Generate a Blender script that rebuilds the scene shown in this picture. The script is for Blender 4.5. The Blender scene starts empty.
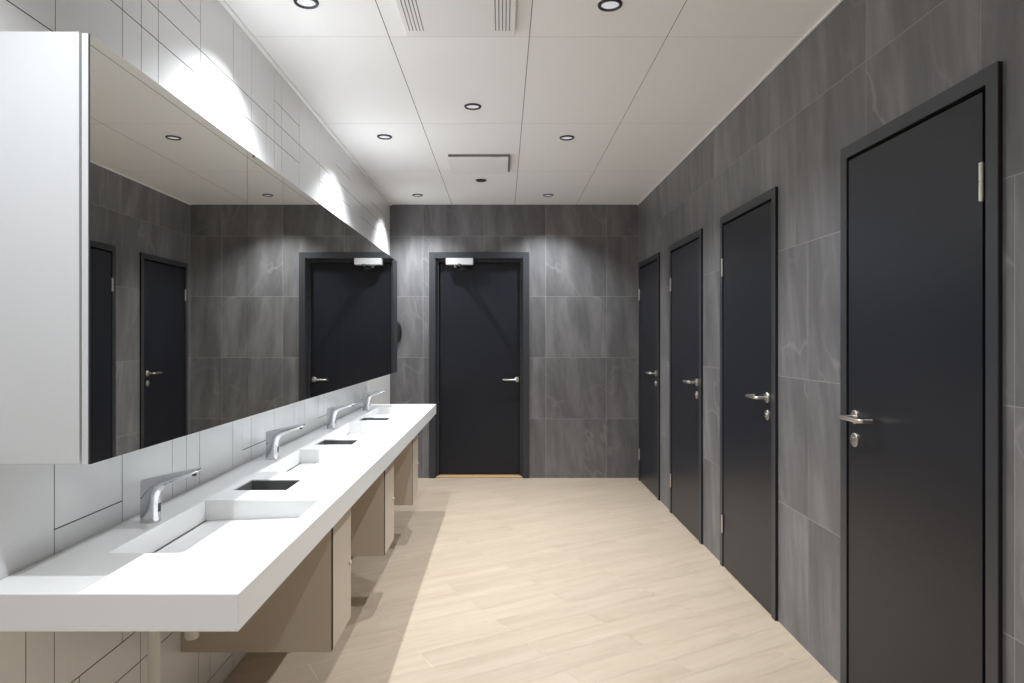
import bpy, bmesh, math, random
from mathutils import Vector, Matrix
random.seed(7)
SC = bpy.context.scene
COL = SC.collection
EYE = 1.358                       # camera height above the floor
XL, XR, YB, YF, H = -1.112, 1.329, 6.72, -2.3, 2.69   # left / right wall, back wall, front wall, ceiling height
def Zr(z): return z + EYE         # height given relative to the eye

# ------------------------------------------------------------------ helpers
def link(o, parent=None):
    COL.objects.link(o)
    if parent is not None: o.parent = parent
    return o
def obj(name, bm, mats, parent=None, smooth=False, loc=None):
    me = bpy.data.meshes.new(name); bm.normal_update(); bm.to_mesh(me); bm.free()
    if not isinstance(mats, (list, tuple)): mats = [mats]
    for m in mats: me.materials.append(m)
    if smooth:
        for p in me.polygons: p.use_smooth = True
    o = bpy.data.objects.new(name, me)
    if loc: o.location = loc
    return link(o, parent)
def auto_smooth(o, deg=35):
    me = o.data
    for p in me.polygons: p.use_smooth = True
    bm = bmesh.new(); bm.from_mesh(me)
    for e in bm.edges:
        if len(e.link_faces) == 2 and e.calc_face_angle(0) > math.radians(deg): e.smooth = False
    bm.to_mesh(me); bm.free()
    return o
def thing(name, label, cat, loc=(0, 0, 0), group=None, kind=None):
    o = bpy.data.objects.new(name, None); o.location = loc; o.empty_display_size = .1
    link(o); return tag(o, label, cat, group, kind)
def tag(o, label=None, cat=None, group=None, kind=None):
    if label: o['label'] = label
    if cat: o['category'] = cat
    if group: o['group'] = group
    if kind: o['kind'] = kind
    return o
def box(bm, x0, x1, y0, y1, z0, z1, bevel=0, mi=0, seg=2):
    vs = [bm.verts.new((x, y, z)) for z in (z0, z1) for y in (y0, y1) for x in (x0, x1)]
    idx = [(0, 2, 3, 1), (4, 5, 7, 6), (0, 1, 5, 4), (2, 6, 7, 3), (0, 4, 6, 2), (1, 3, 7, 5)]
    fs = [bm.faces.new([vs[i] for i in f]) for f in idx]
    for f in fs: f.material_index = mi
    if bevel:
        es = list({e for f in fs for e in f.edges})
        r = bmesh.ops.bevel(bm, geom=es, offset=bevel, segments=seg, affect='EDGES', profile=.6)
        for f in r['faces']: f.material_index = mi
def quad(bm, a, b, c, d, mi=0):
    f = bm.faces.new([bm.verts.new(p) for p in (a, b, c, d)]); f.material_index = mi
    return f
def tube(bm, pts, r, n=14, cap=True):
    """round tube through the points, radius r (number or list)"""
    pts = [Vector(p) for p in pts]; rings = []
    up = None
    for i, p in enumerate(pts):
        if i == 0: t = pts[1] - pts[0]
        elif i == len(pts) - 1: t = pts[-1] - pts[-2]
        else: t = (pts[i + 1] - p).normalized() + (p - pts[i - 1]).normalized()
        t.normalize()
        if up is None:
            up = t.orthogonal().normalized()
        else:
            up = (up - t * up.dot(t)).normalized()
        b = t.cross(up); rr = r[i] if isinstance(r, (list, tuple)) else r
        rings.append([bm.verts.new(p + (up * math.cos(2 * math.pi * k / n) + b * math.sin(2 * math.pi * k / n)) * rr) for k in range(n)])
    for a, c in zip(rings, rings[1:]):
        for k in range(n): bm.faces.new((a[k], a[(k + 1) % n], c[(k + 1) % n], c[k]))
    if cap:
        bm.faces.new(list(reversed(rings[0]))); bm.faces.new(rings[-1])
def lathe(bm, prof, n=40, M=None):
    """surface of revolution about z; prof = [(r, z), ...]"""
    rings = []
    for r, z in prof:
        if r < 1e-6: rings.append([bm.verts.new((0, 0, z))])
        else: rings.append([bm.verts.new((r * math.cos(2 * math.pi * k / n), r * math.sin(2 * math.pi * k / n), z)) for k in range(n)])
    for a, c in zip(rings, rings[1:]):
        for k in range(n):
            k2 = (k + 1) % n
            if len(a) == 1: bm.faces.new((a[0], c[k2], c[k]))
            elif len(c) == 1: bm.faces.new((a[k], a[k2], c[0]))
            else: bm.faces.new((a[k], a[k2], c[k2], c[k]))
    if M is not None: bmesh.ops.transform(bm, matrix=M, verts=[v for r in rings for v in r])
    bmesh.ops.recalc_face_normals(bm, faces=bm.faces)
def copy_tree(o, parent=None):
    c = o.copy(); COL.objects.link(c)
    if parent is not None: c.parent = parent
    for ch in list(o.children): copy_tree(ch, c)
    return c

# ------------------------------------------------------------------ materials
def mat(name, col, rough=.5, metal=0., spec=.5, emit=None, es=0, coat=0, coat_r=.1):
    m = bpy.data.materials.new(name); m.use_nodes = True
    b = m.node_tree.nodes['Principled BSDF']
    b.inputs['Base Color'].default_value = (*col, 1); b.inputs['Roughness'].default_value = rough
    b.inputs['Metallic'].default_value = metal; b.inputs['Specular IOR Level'].default_value = spec
    if coat:
        b.inputs['Coat Weight'].default_value = coat; b.inputs['Coat Roughness'].default_value = coat_r
    if emit:
        b.inputs['Emission Color'].default_value = (*emit, 1); b.inputs['Emission Strength'].default_value = es
    return m
class NT:
    def __init__(s, m): s.t = m.node_tree; s.b = s.t.nodes['Principled BSDF']
    def n(s, typ, **kw):
        x = s.t.nodes.new(typ)
        for k, v in kw.items(): setattr(x, k, v)
        return x
    def l(s, a, b): s.t.links.new(a, b)
def noise_tint(m, c0, c1, scale=(3, 3, 3), detail=4, rough_var=0, bump=0, lo=.35, hi=.65):
    """mottled colour between c0 and c1 from stretched noise in object space"""
    N = NT(m); tc = N.n('ShaderNodeTexCoord'); mp = N.n('ShaderNodeMapping'); mp.inputs['Scale'].default_value = scale
    N.l(tc.outputs['Object'], mp.inputs['Vector'])
    nz = N.n('ShaderNodeTexNoise'); nz.inputs['Scale'].default_value = 1; nz.inputs['Detail'].default_value = detail
    N.l(mp.outputs[0], nz.inputs['Vector'])
    cr = N.n('ShaderNodeValToRGB'); e = cr.color_ramp.elements
    e[0].position = lo; e[0].color = (*c0, 1); e[1].position = hi; e[1].color = (*c1, 1)
    N.l(nz.outputs['Fac'], cr.inputs[0]); N.l(cr.outputs[0], N.b.inputs['Base Color'])
    if bump:
        bp = N.n('ShaderNodeBump'); bp.inputs['Strength'].default_value = bump; bp.inputs['Distance'].default_value = .002
        N.l(nz.outputs['Fac'], bp.inputs['Height']); N.l(bp.outputs[0], N.b.inputs['Normal'])
    return m
def tile_mat(name, dark, mid, light, stretch, vein, rough, per_tile=.1):
    """stone / wood look tile: each tile carries a random offset in its 'tile' attribute"""
    m = mat(name, mid, rough); N = NT(m)
    tc = N.n('ShaderNodeTexCoord'); at = N.n('ShaderNodeAttribute', attribute_name='tile')
    off = N.n('ShaderNodeVectorMath', operation='SCALE'); off.inputs['Scale'].default_value = 37.
    N.l(at.outputs['Vector'], off.inputs[0])
    mp = N.n('ShaderNodeMapping'); mp.inputs['Scale'].default_value = stretch[0]
    ro = N.n('ShaderNodeMapping'); ro.inputs['Rotation'].default_value = stretch[1]
    N.l(tc.outputs['Object'], ro.inputs['Vector']); N.l(ro.outputs[0], mp.inputs['Vector'])
    ad = N.n('ShaderNodeVectorMath', operation='ADD'); N.l(mp.outputs[0], ad.inputs[0]); N.l(off.outputs[0], ad.inputs[1])
    n1 = N.n('ShaderNodeTexNoise'); n1.inputs['Scale'].default_value = 1; n1.inputs['Detail'].default_value = 7; n1.inputs['Roughness'].default_value = .62
    n1.inputs['Distortion'].default_value = .25
    N.l(ad.outputs[0], n1.inputs['Vector'])
    cr = N.n('ShaderNodeValToRGB'); e = cr.color_ramp.elements
    e[0].position = .3; e[0].color = (*dark, 1); e[1].position = .72; e[1].color = (*light, 1)
    x = e.new(.5); x.color = (*mid, 1)
    N.l(n1.outputs['Fac'], cr.inputs[0])
    # thin pale veins
    vr = N.n('ShaderNodeMapping'); vr.inputs['Rotation'].default_value = (.5, .5, 0); N.l(tc.outputs['Object'], vr.inputs['Vector'])
    vz = N.n('ShaderNodeMapping'); vz.inputs['Scale'].default_value = (1, 1, .22); N.l(vr.outputs[0], vz.inputs['Vector'])
    ad2 = N.n('ShaderNodeVectorMath', operation='ADD'); N.l(vz.outputs[0], ad2.inputs[0]); N.l(off.outputs[0], ad2.inputs[1])
    n2 = N.n('ShaderNodeTexNoise'); n2.inputs['Scale'].default_value = vein[0]; n2.inputs['Detail'].default_value = 3
    N.l(ad2.outputs[0], n2.inputs['Vector'])
    sb = N.n('ShaderNodeMath', operation='SUBTRACT'); sb.inputs[1].default_value = .5; N.l(n2.outputs['Fac'], sb.inputs[0])
    ab = N.n('ShaderNodeMath', operation='ABSOLUTE'); N.l(sb.outputs[0], ab.inputs[0])
    mr = N.n('ShaderNodeMapRange'); mr.inputs['From Min'].default_value = 0; mr.inputs['From Max'].default_value = vein[1]
    mr.inputs['To Min'].default_value = vein[2]; mr.inputs['To Max'].default_value = 0; N.l(ab.outputs[0], mr.inputs['Value'])
    n3 = N.n('ShaderNodeTexNoise'); n3.inputs['Scale'].default_value = 1.7; N.l(ad2.outputs[0], n3.inputs['Vector'])
    m3 = N.n('ShaderNodeMapRange'); m3.inputs['From Min'].default_value = .46; m3.inputs['From Max'].default_value = .62; N.l(n3.outputs['Fac'], m3.inputs['Value'])
    mm = N.n('ShaderNodeMath', operation='MULTIPLY'); N.l(mr.outputs[0], mm.inputs[0]); N.l(m3.outputs[0], mm.inputs[1])
    mx = N.n('ShaderNodeMix', data_type='RGBA'); N.l(mm.outputs[0], mx.inputs['Factor']); N.l(cr.outputs[0], mx.inputs[6])
    mx.inputs[7].default_value = (*vein[3], 1)
    # tile to tile tone
    sp = N.n('ShaderNodeSeparateXYZ'); N.l(at.outputs['Vector'], sp.inputs[0])
    m2 = N.n('ShaderNodeMapRange'); m2.inputs['To Min'].default_value = 1 - per_tile; m2.inputs['To Max'].default_value = 1 + per_tile
    N.l(sp.outputs[0], m2.inputs['Value'])
    vm = N.n('ShaderNodeVectorMath', operation='SCALE'); N.l(mx.outputs[2], vm.inputs[0]); N.l(m2.outputs[0], vm.inputs['Scale'])
    N.l(vm.outputs[0], N.b.inputs['Base Color'])
    bp = N.n('ShaderNodeBump'); bp.inputs['Strength'].default_value = .25; bp.inputs['Distance'].default_value = .002
    N.l(n1.outputs['Fac'], bp.inputs['Height']); N.l(bp.outputs[0], N.b.inputs['Normal'])
    return m
M = {}
M['ceiling'] = noise_tint(mat('ceiling_white', (.88, .875, .87), .55), (.875, .87, .865), (.885, .88, .875), (1.2, 1.2, 1.2))
M['faint_joint'] = mat('faint_joint', (.52, .50, .48), .8)
M['joint'] = mat('panel_joint', (.16, .15, .14), .8)
M['white_tile'] = noise_tint(mat('white_tile', (.83, .83, .825), .22), (.815, .815, .81), (.845, .845, .84), (1.3, 1.3, 1.3))
M['grout_grey'] = mat('grey_grout', (.06, .058, .055), .9)
M['dark_tile'] = tile_mat('dark_stone_tile', (.092, .09, .092), (.132, .129, .133), (.205, .2, .204),
                          ((7., 7., 1.2), (.12, .08, 0)), (2.6, .016, .55, (.25, .245, .245)), .45, .10)
M['grout_pale'] = mat('pale_grout', (.34, .33, .32), .9)
M['plank'] = tile_mat('wood_look_plank', (.385, .308, .228), (.425, .345, .260), (.463, .384, .298),
                      ((1.6, 17., 1.), (0, 0, math.radians(-30))), (3.0, .012, .08, (.62, .54, .44)), .42, .035)
M['grout_cream'] = mat('cream_grout', (.74, .66, .54), .9)
M['door'] = noise_tint(mat('anthracite_door', (.009, .0101, .0152), .36, spec=.35), (.0085, .0096, .0147), (.0095, .0106, .0157), (2, 2, 2))
M['frame'] = noise_tint(mat('anthracite_frame', (.03, .032, .038), .42), (.029, .031, .037), (.031, .033, .039), (2, 2, 2))
M['seal_shade'] = mat('black_seal_and_shade', (.004, .004, .004), .8)  # door frame strips, also the painted shade in the waste cabinet door gap
M['steel'] = noise_tint(mat('brushed_steel', (.62, .59, .54), .28, 1), (.60, .57, .52), (.64, .61, .56), (40, 4, 40))
M['chrome'] = mat('chrome', (.62, .63, .65), .07, 1)
M['silver'] = mat('silver_paint', (.55, .55, .56), .35, .2)
M['dark_metal'] = mat('dark_arm', (.10, .10, .10), .4, .6)
M['counter'] = noise_tint(mat('white_solid_surface', (.80, .80, .795), .30), (.795, .795, .79), (.805, .805, .80), (3, 3, 3))
M['beige'] = noise_tint(mat('beige_laminate', (.50, .425, .34), .40), (.49, .417, .333), (.51, .433, .347), (2, 2, 2))
M['cab_white'] = noise_tint(mat('white_cabinet', (.70, .71, .73), .35), (.695, .705, .725), (.705, .715, .735), (2, 2, 2))
M['mirror'] = mat('mirror_glass', (.76, .755, .72), .0, 1)
M['black'] = mat('black_plastic', (.012, .012, .012), .35)
M['liner'] = noise_tint(mat('dark_steel_liner', (.20, .20, .20), .4, .3), (.19, .19, .19), (.21, .21, .21), (20, 20, 3))
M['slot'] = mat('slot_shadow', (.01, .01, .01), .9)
M['ring'] = mat('dark_chrome_ring', (.05, .05, .055), .3, .7)
M['lens'] = mat('lamp_lens', (.5, .5, .52), .3, emit=(.95, .97, 1.), es=.40)
M['lens_dark'] = mat('dark_lens', (.06, .055, .05), .3)
M['vent'] = mat('vent_white', (.82, .81, .80), .5)
M['vent_slot'] = mat('vent_slot', (.2, .19, .18), .8)
M['pipe'] = mat('white_pipe', (.72, .69, .64), .4)
M['oak'] = noise_tint(mat('oak_threshold', (.52, .33, .17), .5), (.48, .30, .15), (.56, .36, .19), (3, 40, 3))
M['plaster'] = noise_tint(mat('white_plaster', (.80, .79, .77), .8), (.79, .78, .76), (.81, .80, .78), (2, 2, 2))

# ------------------------------------------------------------------ room shell
def set_tile_attr(o, vals):
    a = o.data.attributes.new('tile', 'FLOAT_VECTOR', 'FACE')
    for i, v in enumerate(vals): a.data[i].vector = v
def cut(rects, hole):
    out = []
    a0, a1, b0, b1 = hole
    for (x0, x1, y0, y1) in rects:
        if x1 <= a0 or x0 >= a1 or y1 <= b0 or y0 >= b1: out.append((x0, x1, y0, y1)); continue
        if x0 < a0: out.append((x0, a0, y0, y1))
        if x1 > a1: out.append((a1, x1, y0, y1))
        m0, m1 = max(x0, a0), min(x1, a1)
        if y0 < b0: out.append((m0, m1, y0, b0))
        if y1 > b1: out.append((m0, m1, b1, y1))
    return out
def tiled_wall(name, P, depth_dir, u0, u1, v0, v1, rows, holes, mt, mg, gap=.0025, th=.12):
    """P(u, v, d) -> point; d = distance out of the wall into the room. rows = [(v0, v1, [u joints])]"""
    bm = bmesh.new(); vals = []
    base = [(u0, u1, v0, v1)]
    for h in holes: base = cut(base, h)
    def slab(r, d0, d1, mi, t):
        a0, a1, b0, b1 = r
        p = [P(u, v, d) for d in (d0, d1) for v in (b0, b1) for u in (a0, a1)]
        vs = [bm.verts.new(q) for q in p]
        for f in [(0, 2, 3, 1), (4, 5, 7, 6), (0, 1, 5, 4), (2, 6, 7, 3), (0, 4, 6, 2), (1, 3, 7, 5)]:
            fc = bm.faces.new([vs[i] for i in f]); fc.material_index = mi; vals.append(t)
    for r in base: slab(r, -th, -.0003, 1, (0, 0, 0))
    for (b0, b1, js) in rows:
        js = sorted([j for j in js if u0 < j < u1]); js = [u0] + js + [u1]
        for a0, a1 in zip(js, js[1:]):
            rr = [(a0 + gap / 2, a1 - gap / 2, b0 + gap / 2, b1 - gap / 2)]
            t = (random.random(), random.random(), random.random())
            for h in holes: rr = cut(rr, h)
            for r in rr:
                if r[1] - r[0] > .004 and r[3] - r[2] > .004: slab(r, -.0003, 0., 0, t)
    bmesh.ops.recalc_face_normals(bm, faces=bm.faces)
    o = obj(name, bm, [mt, mg]); set_tile_attr(o, vals); o['kind'] = 'structure'
    return o
RV = [0, Zr(-.776), Zr(-.173), Zr(.428), Zr(1.022), H]         # tile course heights of the dark walls
WC = [(1.8155, 2.662), (3.30, 4.142), (4.538, 5.40), (5.78, 6.632)]   # outer frames of the four cubicle doors (y range)
WCT = Zr(.742)                                                    # their top
up_j = [1.90 + .601 * k for k in range(-7, 9)]; lo_j = [2.976 + .601 * k for k in range(-9, 8)]
rows_r = [(a, b, up_j if i == 4 else (up_j if i == 3 else lo_j)) for i, (a, b) in enumerate(zip(RV, RV[1:]))]
HOLE_IN = .042
wr = tiled_wall('wall_right', lambda u, v, d: (XR - d, u, v), None, YF, YB, 0, H, rows_r,
                [(a + HOLE_IN, b - HOLE_IN, -1, WCT - HOLE_IN) for a, b in WC], M['dark_tile'], M['grout_pale'])
tag(wr, 'dark grey stone tiled side wall holding the four cubicle doors', 'wall')
BD = (-.668, .200, Zr(.806))                                      # clear opening of the far door
bk_j = [-.787, -.184, .42, 1.02]
wb = tiled_wall('wall_back', lambda u, v, d: (u, YB - d, v), None, XL - .12, XR + .12, 0, H, [(a, b, bk_j) for a, b in zip(RV, RV[1:])],
                [(BD[0], BD[1], -1, BD[2])], M['dark_tile'], M['grout_pale'])
tag(wb, 'dark grey stone tiled end wall around the far door', 'wall')
# left wall: white tiles in an irregular pattern, grey joints
HJ, VJ = [], []
def hj(z, y0, y1): HJ.append((Zr(z), y0, y1))
def vj(y, z0, z1): VJ.append((y, Zr(z0), Zr(z1)))
T_, M_, B_, L0, L1, G = 1.332, 1.065, .55, -.15, -1.358, -1.358
hj(1.065, YF, YB)
for a, b in ((1.2, 2.511), (2.916, 3.73), (4.14, 4.95), (5.36, 6.17)): hj(.965, a, b)
for a, b in ((2.1, 2.511), (3.324, 3.73), (4.56, 4.957), (5.78, 6.18)): hj(1.167, a, b)
hj(.762, .4, 1.697)
for y in (.48, 1.09, 1.697, 1.997, 2.10, 2.204, 2.511, 2.916, 3.02, 3.324, 3.43, 3.73, 4.14, 4.56, 4.65, 4.957, 5.36, 5.78, 5.86, 6.17, 6.58): vj(y, B_, T_)
for y in (2.817, 4.031, 4.24, 5.25, 5.46): vj(y, M_, T_)
for y in (2.615, 3.21, 4.43, 5.65): vj(y, B_, M_)
for a, b in ((1.693, 1.995), (2.916, 3.322), (4.123, 4.54), (5.35, 5.65)): hj(-.47, a, b)
for y in (.48, 1.09, 1.693, 1.995, 2.297, 2.40, 2.504, 2.81, 2.916, 3.018, 3.322, 3.637, 3.723, 3.826, 4.123, 4.23, 4.54, 4.85, 4.95, 5.05, 5.35, 5.626, 6.07, 6.37): vj(y, -.60, L0)
for k in range(4):
    d = 1.222 * k
    hj(-.883, 1.3 + d, 2.3 + d); hj(-.985, 1.6 + d, 2.5 + d); hj(-1.29, 2.4 + d, 3.2 + d)
    for y in (1.592, 1.693, 2.095, 2.496, 2.592): vj(y + d, L1, -.60)
    vj(1.793 + d, L1, -.883); vj(1.995 + d, -.883, -.60)
def tiles_from_joints():
    """fuse the cells of the joint grid wherever no joint runs, one raised tile per fused patch"""
    r5 = lambda v: round(max(YF, min(YB, v)), 4)
    ys = sorted({YF, YB} | {r5(v) for v, _, _ in VJ} | {r5(e) for _, a, b in HJ for e in (a, b)})
    zs = sorted({0, H} | {round(z, 4) for z, _, _ in HJ} | {round(max(0, min(H, e)), 4) for _, a, b in VJ for e in (a, b)})
    ny, nz = len(ys) - 1, len(zs) - 1
    def has_v(i, k):                                        # joint on the line y = ys[i] beside row k
        zm = (zs[k] + zs[k + 1]) / 2
        return any(abs(r5(v) - ys[i]) < 1e-3 and a < zm < b for v, a, b in VJ)
    def has_h(i, k):                                        # joint on the line z = zs[k] beside column i
        ym = (ys[i] + ys[i + 1]) / 2
        return any(abs(z - zs[k]) < 1e-3 and a < ym < b for z, a, b in HJ)
    done, out, g = set(), [], .0018
    for k in range(nz):
        for i in range(ny):
            if (i, k) in done: continue
            i1 = i
            while i1 + 1 < ny and (i1 + 1, k) not in done and not has_v(i1 + 1, k): i1 += 1
            k1 = k
            while k1 + 1 < nz and all((m, k1 + 1) not in done and not has_h(m, k1 + 1) for m in range(i, i1 + 1)) \
                    and not any(has_v(m, k1 + 1) for m in range(i + 1, i1 + 1)) \
                    and has_v(i, k1 + 1) == has_v(i, k) and has_v(i1 + 1, k1 + 1) == has_v(i1 + 1, k): k1 += 1
            done |= {(m, n) for m in range(i, i1 + 1) for n in range(k, k1 + 1)}
            l = g if has_v(i, k) else 0; r = g if has_v(i1 + 1, k) else 0
            d = g if any(has_h(m, k) for m in range(i, i1 + 1)) else 0
            u = g if any(has_h(m, k1 + 1) for m in range(i, i1 + 1)) else 0
            out.append((ys[i] + l, ys[i1 + 1] - r, zs[k] + d, zs[k1 + 1] - u))
    return out
bm = bmesh.new()
box(bm, XL - .12, XL - .0009, YF, YB, 0, H, mi=1)
for r in tiles_from_joints(): box(bm, XL - .0009, XL, *r, mi=0)
wl = obj('wall_left', bm, [M['white_tile'], M['grout_grey']])
tag(wl, 'white tiled side wall with grey joints behind the basins', 'wall', kind='structure')
# front wall behind the camera
bm = bmesh.new(); box(bm, XL - .12, XR + .12, YF - .15, YF, 0, H)
tag(obj('wall_front', bm, M['plaster']), 'white plastered wall behind the viewer', 'wall', kind='structure')

# floor: wood look planks laid on the diagonal, half bond
bm = bmesh.new(); vals = []
ca, sa = math.cos(math.radians(30)), math.sin(math.radians(30))
W, L = .1455, .90
def uv2xy(u, v): return (u * ca - v * sa, u * sa + v * ca)
def clip(poly, ax, lim, keep_less):
    out = []
    for i, p in enumerate(poly):
        q = poly[(i + 1) % len(poly)]
        ip = (p[ax] <= lim) if keep_less else (p[ax] >= lim); iq = (q[ax] <= lim) if keep_less else (q[ax] >= lim)
        if ip: out.append(p)
        if ip != iq:
            t = (lim - p[ax]) / (q[ax] - p[ax]); out.append(tuple(p[j] + t * (q[j] - p[j]) for j in (0, 1)))
    return out
X0, X1, Y0, Y1 = XL - .0, XR + .0, YF, YB + .0
box(bm, X0 - .12, X1 + .12, Y0 - .15, Y1 + .3, -.10, -.0012, mi=1)
vals += [(0, 0, 0)] * 6
for k in range(-40, 45):
    vc = 2.085 + W * k
    for n in range(-8, 10):
        uc = 2.065 + L * n + (.46 if k % 2 else 0)
        g, e = .0010, .0022
        c = [uv2xy(u, v) for u, v in ((uc + e / 2, vc - W / 2 + g / 2), (uc + L - e / 2, vc - W / 2 + g / 2), (uc + L - e / 2, vc + W / 2 - g / 2), (uc + e / 2, vc + W / 2 - g / 2))]
        for ax, lim, less in ((0, X0, False), (0, X1, True), (1, Y0, False), (1, Y1, True)):
            c = clip(c, ax, lim, less)
            if len(c) < 3: break
        if len(c) >= 3:
            f = bm.faces.new([bm.verts.new((p[0], p[1], 0)) for p in c]); vals.append((random.random(), random.random(), random.random()))
fl = obj('floor', bm, [M['plank'], M['grout_cream']]); set_tile_attr(fl, vals)
tag(fl, 'pale wood look plank tile floor laid on the diagonal', 'floor', kind='structure')

# ceiling: white panels with fine joints
bm = bmesh.new()
box(bm, XL - .12, XR + .12, YF - .15, YB + .12, H, H + .1, mi=0)
for x, jw in ((-.5, .0018), (.116, .0018), (.72, .0012)):
    box(bm, x - jw, x + jw, YF, YB, H - .0006, H + .001, mi=1)
def cj(x0, x1, y, w): box(bm, x0, x1, y - w / 2, y + w / 2, H - .0004, H + .001, mi=2)
for y in (1.2, 3.0, 4.2, 5.4): cj(XL, XR, y, .0016)
tag(obj('ceiling', bm, [M['ceiling'], M['joint'], M['faint_joint']]), 'white panelled ceiling with fine joints', 'ceiling', kind='structure')
bm = bmesh.new(); box(bm, XL + .0005, XL + .022, YF, YB, H - .009, H, .002)
tag(obj('trim_1', bm, M['ceiling']), 'white edge trim where the ceiling meets the white tiled wall', 'trim', kind='structure')
bm = bmesh.new(); box(bm, XR - .010, XR - .0005, YF, YB, H - .006, H, .001)
tag(obj('trim_2', bm, M['ceiling']), 'white edge trim where the ceiling meets the dark side wall', 'trim', kind='structure')

# ------------------------------------------------------------------ doors
def handle_parts(root, base, out, along, lock):
    """lever handle on a round rose. base = point on the leaf, out = unit vector into the room, along = lever direction"""
    b, o_, a_ = Vector(base), Vector(out), Vector(along)
    Mx = Matrix.Translation(b) @ o_.to_track_quat('Z', 'Y').to_matrix().to_4x4()
    bm = bmesh.new(); lathe(bm, [(0, 0), (.026, 0), (.026, .006), (.024, .008), (.012, .0085), (0, .0085)], 32, Mx)
    rose = auto_smooth(obj('handle_rose', bm, M['steel'], root))
    bm = bmesh.new()
    p = [b + o_ * .008, b + o_ * .046]
    for k in range(1, 5):
        an = math.pi / 2 * k / 4
        p.append(b + o_ * (.046 + .012 * math.sin(an)) + a_ * (.012 * (1 - math.cos(an))))
    for k in range(5):
        an = math.pi / 2 * k / 4
        p.append(b + o_ * (.046 + .012 * math.cos(an)) + a_ * (.128 + .012 * math.sin(an)))
    p.append(b + o_ * .014 + a_ * .140)
    tube(bm, p, .0078, 16)
    auto_smooth(obj('lever_handle', bm, M['steel'], root))
    if lock:
        Mk = Matrix.Translation(b - Vector((0, 0, .086))) @ o_.to_track_quat('Z', 'Y').to_matrix().to_4x4()
        bm = bmesh.new(); lathe(bm, [(0, 0), (.026, 0), (.026, .006), (.024, .008), (.010, .0085), (.010, .014), (0, .014)], 32, Mk)
        lk = auto_smooth(obj('lock_rose', bm, M['steel'], root))
        bm = bmesh.new(); box(bm, -.0015, .0015, -.007, .007, .0136, .0146)
        bmesh.ops.transform(bm, matrix=Mk, verts=bm.verts)
        obj('coin_slot', bm, M['black'], lk)
def wc_door(name, a, b, hinge_far, label, parent=None):
    """cubicle door set in the right wall; a..b = outer frame along y"""
    root = thing(name, label, 'door', (XR, (a + b) / 2, 0), kind='structure')
    hw, h = (b - a) / 2, WCT
    fw = .050                                                # architrave width
    pf = .014                                                # stands proud of the tiles
    # architrave on a darker shadow strip, jamb lining in the wall
    bm = bmesh.new()
    def mitred(y_in, y_out, z_in, z_out, x0, x1):
        for s in (-1, 1):
            q = [(s * y_out, 0), (s * y_in, 0), (s * y_in, z_in), (s * y_out, z_out)]
            v0 = [bm.verts.new((x0, y, z)) for y, z in q]; v1 = [bm.verts.new((x1, y, z)) for y, z in q]
            bm.faces.new(v0); bm.faces.new(v1)
            for i in range(4): bm.faces.new((v0[i], v0[(i + 1) % 4], v1[(i + 1) % 4], v1[i]))
        q = [(-y_out, z_out), (-y_in, z_in), (y_in, z_in), (y_out, z_out)]
        v0 = [bm.verts.new((x0, y, z)) for y, z in q]; v1 = [bm.verts.new((x1, y, z)) for y, z in q]
        bm.faces.new(v0); bm.faces.new(v1)
        for i in range(4): bm.faces.new((v0[i], v0[(i + 1) % 4], v1[(i + 1) % 4], v1[i]))
    mitred(hw - fw + .004, hw, h - fw + .004, h, -pf, -pf + .004)
    bmesh.ops.recalc_face_normals(bm, faces=bm.faces)
    fr = obj('door_frame', bm, M['frame'], root)
    bm = bmesh.new()
    mitred(hw - fw + .006, hw - .001, h - fw + .006, h - .001, -pf + .004, 0)
    mitred(hw - HOLE_IN - .004, hw - HOLE_IN, h - HOLE_IN - .004, h - HOLE_IN, .0, .10)
    bmesh.ops.recalc_face_normals(bm, faces=bm.faces)
    obj('shadow_gap', bm, M['seal_shade'], fr)
    # leaf
    gh, gl = .014, .006                                      # wider dark gap on the hinge side
    y0, y1 = -(hw - fw), hw - fw
    if hinge_far: y1 -= gl; y0 += gl
    else: y0 += gh; y1 -= gl
    bm = bmesh.new(); box(bm, -.010, .034, y0, y1, .008, h - fw - .009, .0008)
    obj('door_leaf', bm, M['door'], root)
    # hinges
    hy = (y1 + .004) if hinge_far else (y0 - .006)
    for z in (Zr(.434), Zr(-1.10)):
        bm = bmesh.new()
        tube(bm, [(-.016, hy, z - .052), (-.016, hy, z - .002)], .0075, 14); tube(bm, [(-.016, hy, z + .002), (-.016, hy, z + .052)], .0075, 14)
        tube(bm, [(-.016, hy, z - .053), (-.016, hy, z + .053)], .005, 10)
        auto_smooth(obj('hinge', bm, M['steel'], root))
    s = -1 if hinge_far else 1                               # handle side along y
    ye = y0 if hinge_far else y1
    handle_parts(root, (-.009, ye - s * .05, Zr(-.288)), (-1, 0, 0), (0, -s, 0), True)
    return root
wc_door('door_2', *WC[0], False, 'nearest dark cubicle door, hinged on its near edge, largest in view')
wc_door('door_3', *WC[1], True, 'second nearest dark cubicle door, hinged on its far edge')
wc_door('door_4', *WC[2], True, 'dark cubicle door third from the viewer along the side wall')
wc_door('door_5', *WC[3], True, 'farthest dark cubicle door, beside the corner with the end wall')

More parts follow.
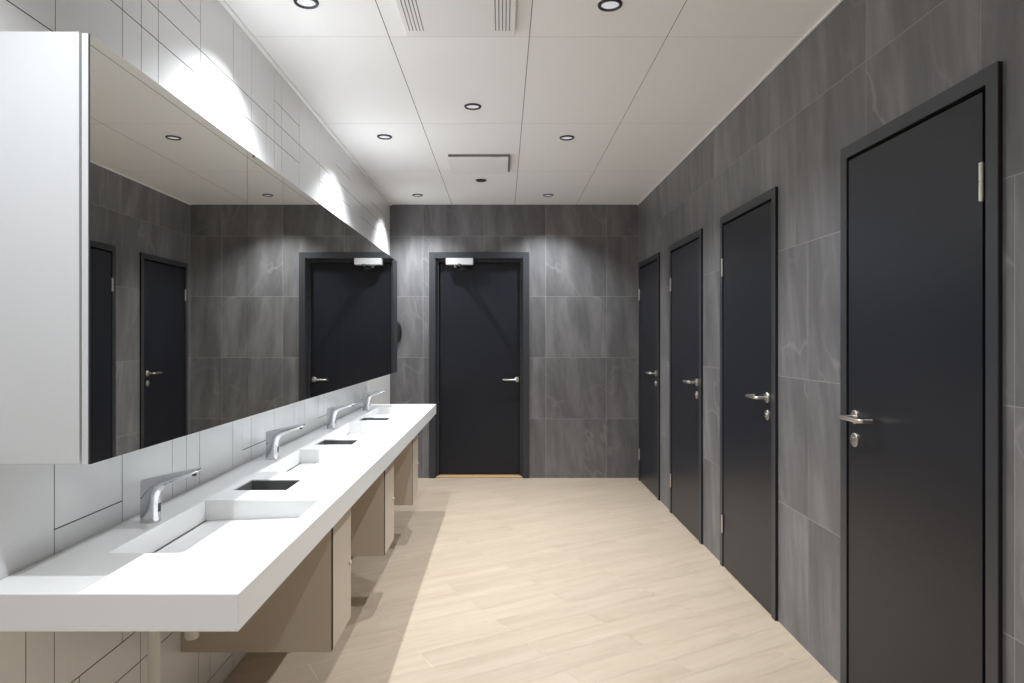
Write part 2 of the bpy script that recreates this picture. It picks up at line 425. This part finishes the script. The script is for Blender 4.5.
# far door in the end wall, leaf set back in its frame
root = thing('door_1', 'dark door in the end wall with a silver closer box at its top', 'door', (0, YB, 0), kind='structure')
x0, x1, zt = BD; aw = .058
bm = bmesh.new()
box(bm, x0 - aw, x0 + .002, -.016, 0, 0, zt + aw, .002); box(bm, x1 - .002, x1 + aw, -.016, 0, 0, zt + aw, .002)
box(bm, x0 + .002, x1 - .002, -.016, 0, zt - .002, zt + aw, .002)
box(bm, x0, x0 + .010, 0, .14, 0, zt); box(bm, x1 - .010, x1, 0, .14, 0, zt); box(bm, x0 + .010, x1 - .010, 0, .14, zt - .010, zt)
box(bm, x0 + .010, x0 + .030, .045, .14, 0, zt - .01, .002); box(bm, x1 - .030, x1 - .010, .045, .14, 0, zt - .01, .002); box(bm, x0 + .03, x1 - .03, .045, .14, zt - .032, zt - .01, .002)
fr = obj('door_frame', bm, M['frame'], root)
bm = bmesh.new()
box(bm, x0 + .030, x0 + .042, .085, .14, 0, zt - .03); box(bm, x1 - .042, x1 - .030, .085, .14, 0, zt - .03); box(bm, x0 + .03, x1 - .03, .085, .14, zt - .044, zt - .03)
obj('shadow_gap', bm, M['seal_shade'], fr)
bm = bmesh.new(); box(bm, x0 + .040, x1 - .040, .095, .138, .020, zt - .042, .0015); obj('door_leaf', bm, M['door'], root)
bm = bmesh.new(); box(bm, x0 + .012, x1 - .012, .0, .16, 0, .013, .002); obj('threshold', bm, M['oak'], root)
handle_parts(root, (.140, .095, Zr(-.394)), (0, -1, 0), (-1, 0, 0), False)
bm = bmesh.new(); box(bm, -.558, -.292, -.048, .044, Zr(.737), Zr(.801), .004)
box(bm, -.50, -.36, .02, .060, Zr(.755), Zr(.79))
cl = obj('door_closer', bm, M['silver'], root)
zA = Zr(.722)
bm = bmesh.new()
tube(bm, [(-.468, -.02, zA - .008), (-.468, -.02, Zr(.742))], .012, 14)
box(bm, -.480, -.456, -.035, -.005, zA - .012, zA + .004, .002)
auto_smooth(obj('spindle', bm, M['steel'], cl))
def bar(bm, p, q, w, t):
    p, q = Vector(p), Vector(q); d = (q - p).normalized(); s = d.cross(Vector((0, 0, 1))) * w / 2; z = Vector((0, 0, t / 2))
    v = [bm.verts.new(c + i * s + j * z) for c in (p, q) for i in (-1, 1) for j in (-1, 1)]
    for f in [(0, 1, 3, 2), (4, 6, 7, 5), (0, 4, 5, 1), (2, 3, 7, 6), (0, 2, 6, 4), (1, 5, 7, 3)]: bm.faces.new([v[i] for i in f])
bm = bmesh.new(); bar(bm, (-.468, -.02, zA), (-.415, -.20, zA), .030, .008); obj('main_arm', bm, M['dark_metal'], cl)
bm = bmesh.new(); bar(bm, (-.415, -.20, zA - .008), (-.385, .08, zA - .008), .026, .008)
tube(bm, [(-.415, -.20, zA - .014), (-.415, -.20, zA + .006)], .012, 12)
box(bm, -.425, -.365, .072, .0948, zA - .02, zA + .004, .002); obj('forearm', bm, M['dark_metal'], cl)

# ------------------------------------------------------------------ counter with four basins
CX0, CX1, CY0, CY1 = XL, -.553, 1.426, 5.66
CT, CB = Zr(-.53), Zr(-.61)
BAS = [1.98 + 1.049 * k for k in range(4)]                    # basin centres
CHU = [2.505 + 1.047 * k for k in range(3)]                   # waste openings
BX0, BX1, BHW = -.984, -.609, .28
HX0, HX1, HHW = -.957, -.767, .092
ct = thing('washbasin_counter', 'long white wall hung counter with four sunken basins along the white tiled wall', 'counter', (0, CY0, CB))
loc = Vector((0, CY0, CB))
def sh(bm): bmesh.ops.translate(bm, vec=-loc, verts=bm.verts)
bm = bmesh.new()
holes = [(BX0, BX1, y - BHW, y + BHW) for y in BAS] + [(HX0, HX1, y - HHW, y + HHW) for y in CHU]
rs = [(CX0 + .001, CX1, CY0, CY1)]
xs = sorted({CX0 + .0012, CX1, BX0, BX1, HX0, HX1}); ys = sorted({CY0, CY1} | {h[2] for h in holes} | {h[3] for h in holes})
vt, vb = {}, {}
def gv(d, x, y, z):
    k = (round(x, 5), round(y, 5))
    if k not in d: d[k] = bm.verts.new((x, y, z))
    return d[k]
def inside(x, y, hs): return any(h[0] < x < h[1] and h[2] < y < h[3] for h in hs)
for a0, a1 in zip(xs, xs[1:]):
    for b0, b1 in zip(ys, ys[1:]):
        cx, cy = (a0 + a1) / 2, (b0 + b1) / 2
        if not inside(cx, cy, holes):
            bm.faces.new([gv(vt, *p, CT) for p in ((a0, b0), (a1, b0), (a1, b1), (a0, b1))])
        if not inside(cx, cy, holes[4:]):
            bm.faces.new([gv(vb, *p, CB) for p in ((a0, b1), (a1, b1), (a1, b0), (a0, b0))])
def rim(pts):
    for p, q in zip(pts, pts[1:]): bm.faces.new([gv(vb, *p, CB), gv(vb, *q, CB), gv(vt, *q, CT), gv(vt, *p, CT)])
rim([(x, CY0) for x in xs]); rim([(CX1, y) for y in ys]); rim([(x, CY1) for x in reversed(xs)]); rim([(CX0 + .0012, y) for y in reversed(ys)])
for h in holes[4:]:
    c = [(h[0], h[2]), (h[0], h[3]), (h[1], h[3]), (h[1], h[2]), (h[0], h[2])]
    for p, q in zip(c, c[1:]):
        pts = [p] + [(x, p[1]) for x in (xs if q[0] > p[0] else xs[::-1]) if p[1] == q[1] and min(p[0], q[0]) < x < max(p[0], q[0])] + [q]
        rim(pts)
bmesh.ops.recalc_face_normals(bm, faces=bm.faces)
sh(bm); slab = obj('countertop', bm, M['counter'], ct)
bv = slab.modifiers.new('edge', 'BEVEL'); bv.width = .0025; bv.segments = 2; bv.limit_method = 'ANGLE'; bv.angle_limit = math.radians(60)
def basin_mesh():
    bm = bmesh.new()
    d = BHW; zt, zb, zf = CT - CB, .0125, .026                 # floor falls towards the slot at the back
    xb, xf = BX0, BX1; xg = xb + .007
    T = [(xb, -d, zt), (xf, -d, zt), (xf, d, zt), (xb, d, zt)]
    Bm = [(xb, -d, zb), (xf, -d, zf), (xf, d, zf), (xb, d, zb)]
    for i in range(4):
        j = (i + 1) % 4; quad(bm, T[i], T[j], Bm[j], Bm[i])
    quad(bm, (xg, -d, zb), (xf, -d, zf), (xf, d, zf), (xg, d, zb))
    quad(bm, (xb, -d, zb - .01), (xg, -d, zb - .01), (xg, d, zb - .01), (xb, d, zb - .01))
    quad(bm, (xg, -d, zb), (xg, d, zb), (xg, d, zb - .01), (xg, -d, zb - .01))
    bmesh.ops.remove_doubles(bm, verts=bm.verts, dist=1e-5); bmesh.ops.recalc_face_normals(bm, faces=bm.faces)
    return bm
b0 = obj('basin', basin_mesh(), M['counter'], ct); b0.location = (0, BAS[0] - CY0, 0)
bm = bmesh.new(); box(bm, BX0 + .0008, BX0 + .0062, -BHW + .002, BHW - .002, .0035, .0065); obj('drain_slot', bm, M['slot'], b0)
for y in BAS[1:]:
    c = copy_tree(b0, ct); c.location = (0, y - CY0, 0)
# waste liner
bm = bmesh.new(); d0 = CT - CB - .006; dd = -.20; x_0, x_1, w_ = HX0 + .0015, HX1 - .0015, HHW - .0015
for t in (0, .0015):
    T = [(x_0 + t, -w_ + t, d0), (x_1 - t, -w_ + t, d0), (x_1 - t, w_ - t, d0), (x_0 + t, w_ - t, d0)]
    B = [(p[0], p[1], dd + t) for p in T]
    for i in range(4): quad(bm, T[i], T[(i + 1) % 4], B[(i + 1) % 4], B[i])
    quad(bm, *B)
w0 = obj('waste_chute', bm, M['liner'], ct); w0.location = (0, CHU[0] - CY0, 0)
for y in CHU[1:]:
    c = copy_tree(w0, ct); c.location = (0, y - CY0, 0)

# ------------------------------------------------------------------ taps
def faucet_body():
    # cross sections from the foot to the tip: back/top point, front/underside point (x towards the basin, z) and half width
    sec = [((0, 0), (.051, 0), .0225), ((0, .03), (.051, .03), .0225), ((0, .062), (.0515, .058), .0225), ((0, .090), (.053, .076), .0225),
           ((0, .110), (.057, .088), .0225), ((.001, .123), (.064, .099), .0222), ((.018, .1285), (.075, .108), .0215), ((.045, .134), (.090, .115), .0205),
           ((.075, .140), (.110, .122), .0190), ((.105, .146), (.130, .129), .0175), ((.135, .152), (.150, .137), .0160), ((.156, .156), (.161, .1445), .0150), ((.166, .157), (.169, .149), .0135), ((.1685, .156), (.170, .1515), .010)]
    bm = bmesh.new(); n = 36; rings = []
    for A, B, w_ in sec:
        cx, cz, ax, az = (A[0] + B[0]) / 2, (A[1] + B[1]) / 2, (B[0] - A[0]) / 2, (B[1] - A[1]) / 2
        ring = []
        for k in range(n):
            t = 2 * math.pi * k / n; c, s_ = math.cos(t), math.sin(t)
            c = math.copysign(abs(c) ** .62, c); s_ = math.copysign(abs(s_) ** .62, s_)
            ring.append(bm.verts.new((cx + ax * c, w_ * s_, cz + az * c)))
        rings.append(ring)
    for a_, c_ in zip(rings, rings[1:]):
        for k in range(n): bm.faces.new((a_[k], a_[(k + 1) % n], c_[(k + 1) % n], c_[k]))
    bm.faces.new(rings[0][::-1]); bm.faces.new(rings[-1])
    bmesh.ops.recalc_face_normals(bm, faces=bm.faces)
    return bm
FN = ['chrome tap nearest the viewer, at the first basin', 'chrome tap second from the near end of the counter',
      'chrome tap third from the near end, before the last one', 'chrome tap at the far end of the counter, closest to the end wall']
f0 = None
for i, y in enumerate(BAS):
    if i == 0:
        f0 = thing('faucet', FN[0], 'tap', (-1.053, y + .012, CT), 'chrome taps along the counter')
        tb = auto_smooth(obj('tap_body', faucet_body(), M['chrome'], f0), 60)
        bm = bmesh.new(); box(bm, .0485, .0525, -.0075, .0075, .030, .055, .002); obj('sensor_window', bm, M['black'], f0)
        bm = bmesh.new(); lathe(bm, [(0, -.002), (.0085, -.002), (.0085, .004), (0, .004)], 20, Matrix.Translation((.150, 0, .1375)) @ Matrix.Rotation(.2, 4, 'Y')); obj('aerator', bm, M['black'], f0)
    else:
        f = copy_tree(f0); f.location.y = y + .012; f['label'] = FN[i]

# ------------------------------------------------------------------ waste cabinets under the counter
WN = ['beige waste cabinet nearest the viewer under the counter', 'middle beige waste cabinet under the counter', 'farthest beige waste cabinet under the counter, near the end wall']
w0 = None
for i, y in enumerate(CHU):
    if i == 0:
        z0, z1, hw = Zr(-1.077), CB - .002, .150
        w0 = thing('waste_cabinet', WN[0], 'cabinet', (0, y, z0), 'beige waste cabinets under the counter')
        h = z1 - z0; bm = bmesh.new(); xa, xb = XL + .002, -.617
        box(bm, xa, -.593, -hw, -hw + .016, 0, h, .001); box(bm, xa, xb, hw - .016, hw, 0, h, .001)
        box(bm, xa, xa + .012, -hw + .016, hw - .016, 0, h); box(bm, xa + .012, xb, -hw + .016, hw - .016, 0, .016)
        obj('carcass', bm, M['beige'], w0)
        bm = bmesh.new(); box(bm, -.617, -.5918, -hw + .0025, -hw + .0225, .002, h - .004); box(bm, -.617, -.610, -hw + .0225, hw - .004, .004, h - .03); bmesh.ops.remove_doubles(bm, verts=bm.verts, dist=1e-5)
        obj('door_gap_shade', bm, M['seal_shade'], w0)  # black strips painting in the shade of the gap around the door
        bm = bmesh.new(); box(bm, -.610, -.591, -hw + .024, hw, 0, h - .006, .0012); dr = obj('cabinet_door', bm, M['beige'], w0)
        bm = bmesh.new(); tube(bm, [(-.591, hw - .025, Zr(-.855) - z0), (-.585, hw - .025, Zr(-.855) - z0)], .010, 16); auto_smooth(obj('lock', bm, M['steel'], dr))
    else:
        c = copy_tree(w0); c.location.y = y; c['label'] = WN[i]

# drain pipes below the basins
p0 = thing('drain_trap', 'white drain pipe and trap under the nearest basin', 'pipe', (0, BAS[0], 0))
bm = bmesh.new(); tube(bm, [(-.955, -.11, 0), (-.955, -.11, CB - .04)], .0165, 18)
lathe(bm, [(.0165, 0), (.030, 0), (.030, .006), (.0165, .010)], 24, Matrix.Translation((-.955, -.11, 0)))
auto_smooth(obj('waste_pipe', bm, M['pipe'], p0))
bm = bmesh.new()
tube(bm, [(-.955, -.11, CB - .04), (-.955, -.11, CB - .004)], .021, 18)
tube(bm, [(-.955, -.11, CB - .045), (-.94, -.02, CB - .05), (-.935, .03, CB - .05)], .015, 14)
auto_smooth(obj('elbow', bm, M['pipe'], p0))
bm = bmesh.new(); zb_ = Zr(-.888)
lathe(bm, [(0, zb_), (.017, zb_), (.020, zb_ + .004), (.020, CB - .004), (0, CB - .004)], 26, Matrix.Translation((-.927, .055, 0)))
auto_smooth(obj('bottle_trap', bm, M['pipe'], p0))

# ------------------------------------------------------------------ mirror cabinet
MZ0, MZ1, MY0, MY1, MXF = Zr(-.263), Zr(.649), 1.443, 5.64, -.873
mc = thing('mirror_cabinet', 'long white wall cabinet with mirrored fronts above the basins', 'cabinet', (XL, MY0, MZ0))
o_ = Vector((XL, MY0, MZ0)); hh = MZ1 - MZ0; ll = MY1 - MY0
bm = bmesh.new(); box(bm, .001, -.896 - XL, 0, ll, 0, hh + .003, .0015); obj('carcass', bm, M['cab_white'], mc)
seams = [MY0, 2.331, 2.711, 3.375, 3.735, 4.425, 4.80, MY1]
for a, b in zip(seams, seams[1:]):
    g = .0012
    bm = bmesh.new(); a_, b_ = a - MY0 + g, b - MY0 - g
    xf = MXF - XL
    box(bm, -.891 - XL, xf - .004, a_, b_, 0, hh, .001, mi=0)
    box(bm, xf - .004, xf, a_, b_, 0, hh, mi=1)
    bm.normal_update()
    for f in bm.faces:
        if f.normal.x > .9 and abs(f.calc_center_median().x - xf) < 1e-5: f.material_index = 1
        elif f.material_index == 1: f.material_index = 2
    obj('mirror_door', bm, [M['cab_white'], M['mirror'], M['frame']], mc)

# dispenser beyond the cabinet on the end wall
dsp = thing('soap_dispenser', 'small black rounded dispenser on the end wall behind the far end of the mirrors', 'dispenser', (-1.045, YB, Zr(-.025)))
bm = bmesh.new()
tube(bm, [(0, 0, .205 * k / 12) for k in range(13)], [.018 + .034 * math.sin(math.pi * min(1, max(0, k / 12))) ** .6 for k in range(13)], 28)
for v in bm.verts: v.co.y = v.co.y * .40 - .0215
auto_smooth(obj('housing', bm, M['black'], dsp), 50)
bm = bmesh.new(); box(bm, -.006, .006, -.0435, -.040, .13, .15, .001); obj('level_window', bm, M['lens_dark'], dsp)
bm = bmesh.new(); tube(bm, [(0, -.024, -.012), (0, -.024, .004)], .012, 14); auto_smooth(obj('nozzle', bm, M['black'], dsp))

# ------------------------------------------------------------------ ceiling fittings
def make_downlight():
    t = thing('downlight', 'x', 'ceiling light', (0, 0, H), 'recessed ceiling downlights')
    bm = bmesh.new(); lathe(bm, [(.036, -.0005), (.036, -.006), (.040, -.0085), (.046, -.0075), (.049, -.003), (.049, -.0002)], 40)
    auto_smooth(obj('ring', bm, M['ring'], t))
    bm = bmesh.new(); lathe(bm, [(0, -.0035), (.02, -.0032), (.0362, -.0012)], 40); obj('lens', bm, M['lens'], t, True)
    return t
LIGHTS = [(-.775, -.88), (-.775, .905), (-.775, 2.69), (-.775, 4.47), (-.785, 6.27), (.425, -.88), (.425, .905), (.425, 2.71), (.42, 4.49), (.415, 6.27), (-.172, 3.89)]
LN = {2: 'downlight in the ceiling near the white wall, above the first mirror, closest to the viewer', 3: 'downlight near the white wall, second in that row',
      4: 'downlight near the white wall, last before the end wall', 7: 'downlight nearest the viewer on the cubicle side of the ceiling',
      8: 'downlight on the cubicle side, second in that row', 9: 'downlight on the cubicle side, last before the end wall',
      10: 'downlight in the middle of the ceiling between the two vents'}
LN.update({0: 'downlight behind the viewer over the white wall side, rear one', 1: 'downlight overhead behind the frame on the white wall side',
           5: 'downlight behind the viewer on the cubicle side, rear one', 6: 'downlight overhead behind the frame on the cubicle side'})
dl = None; DL = []
SPOT_W = 124.
for i, (x, y) in enumerate(LIGHTS):
    if dl is None: t = dl = make_downlight()
    else: t = copy_tree(dl)
    DL.append(t)
    t.location = (x, y, H); t['label'] = LN[i]
for i, (x, y) in enumerate(LIGHTS):
    t = DL[i]
    ld = bpy.data.lights.new('downlight_beam', 'SPOT'); ld.energy = SPOT_W * (.62 if y < 1.5 else 1.); ld.spot_size = math.radians(119); ld.spot_blend = .9
    ld.shadow_soft_size = .013; ld.color = (.925, .965, 1.)
    lo = bpy.data.objects.new('downlight_beam', ld); lo.location = (0, 0, -.012); link(lo, t)
# detector
t = thing('smoke_detector', 'small dark round detector in the ceiling beyond the far vent', 'detector', (-.183, 5.69, H))
bm = bmesh.new(); lathe(bm, [(.030, -.0005), (.030, -.006), (.036, -.009), (.043, -.007), (.045, -.0005)], 36); auto_smooth(obj('ring', bm, M['ring'], t))
bm = bmesh.new(); lathe(bm, [(0, -.010), (.018, -.009), (.0302, -.003)], 36); obj('sensor_cap', bm, M['lens_dark'], t, True)
# large supply vent
t = thing('air_vent', 'large slotted white ceiling vent cut by the top edge of the picture', 'vent', (-.183, 2.705, H))
bm = bmesh.new(); box(bm, -.235, .235, -.235, .235, -.028, -.0005, .006); obj('housing', bm, M['vent'], t)
for s in (-1, 1):
    for k in range(5):
        x = s * (.152 + .0145 * k)
        bm = bmesh.new(); box(bm, x - .0022, x + .0022, -.175, .175, -.0284, -.0276); obj('slot', bm, M['vent_slot'], t)
# small extract vent: plate hung below a dark neck
t = thing('extract_vent', 'smaller square white ceiling vent before the end wall', 'vent', (-.18, 5.125, H))
bm = bmesh.new(); box(bm, -.215, .232, -.225, .21, -.020, -.0005, .002); obj('neck', bm, M['vent_slot'], t)
bm = bmesh.new(); box(bm, -.22, .218, -.235, .235, -.031, -.019, .003); obj('cover_plate', bm, M['vent'], t)

# ------------------------------------------------------------------ camera and view
cd = bpy.data.cameras.new('camera'); cam = bpy.data.objects.new('camera', cd); link(cam)
cam.location = (0, 0, EYE); cam.rotation_euler = (math.radians(90), 0, 0)
cd.sensor_width = 36; cd.lens = 683 / 1024 * 36; cd.shift_x = 9 / 1024; cd.shift_y = -1.5 / 1024; cd.clip_start = .02
SC.camera = cam
w = bpy.data.worlds.new('World'); SC.world = w; w.use_nodes = True
w.node_tree.nodes['Background'].inputs[0].default_value = (0, 0, 0, 1)
vs = SC.view_settings; vs.view_transform = 'Standard'; vs.look = 'None'; vs.gamma = 1; vs.use_curve_mapping = False; vs.exposure = 0.0
cy = SC.cycles
cy.use_denoising = True; cy.max_bounces = 16; cy.diffuse_bounces = 10; cy.glossy_bounces = 8; cy.caustics_reflective = True; cy.blur_glossy = 1.0; cy.caustics_refractive = False
cy.sample_clamp_indirect = 6
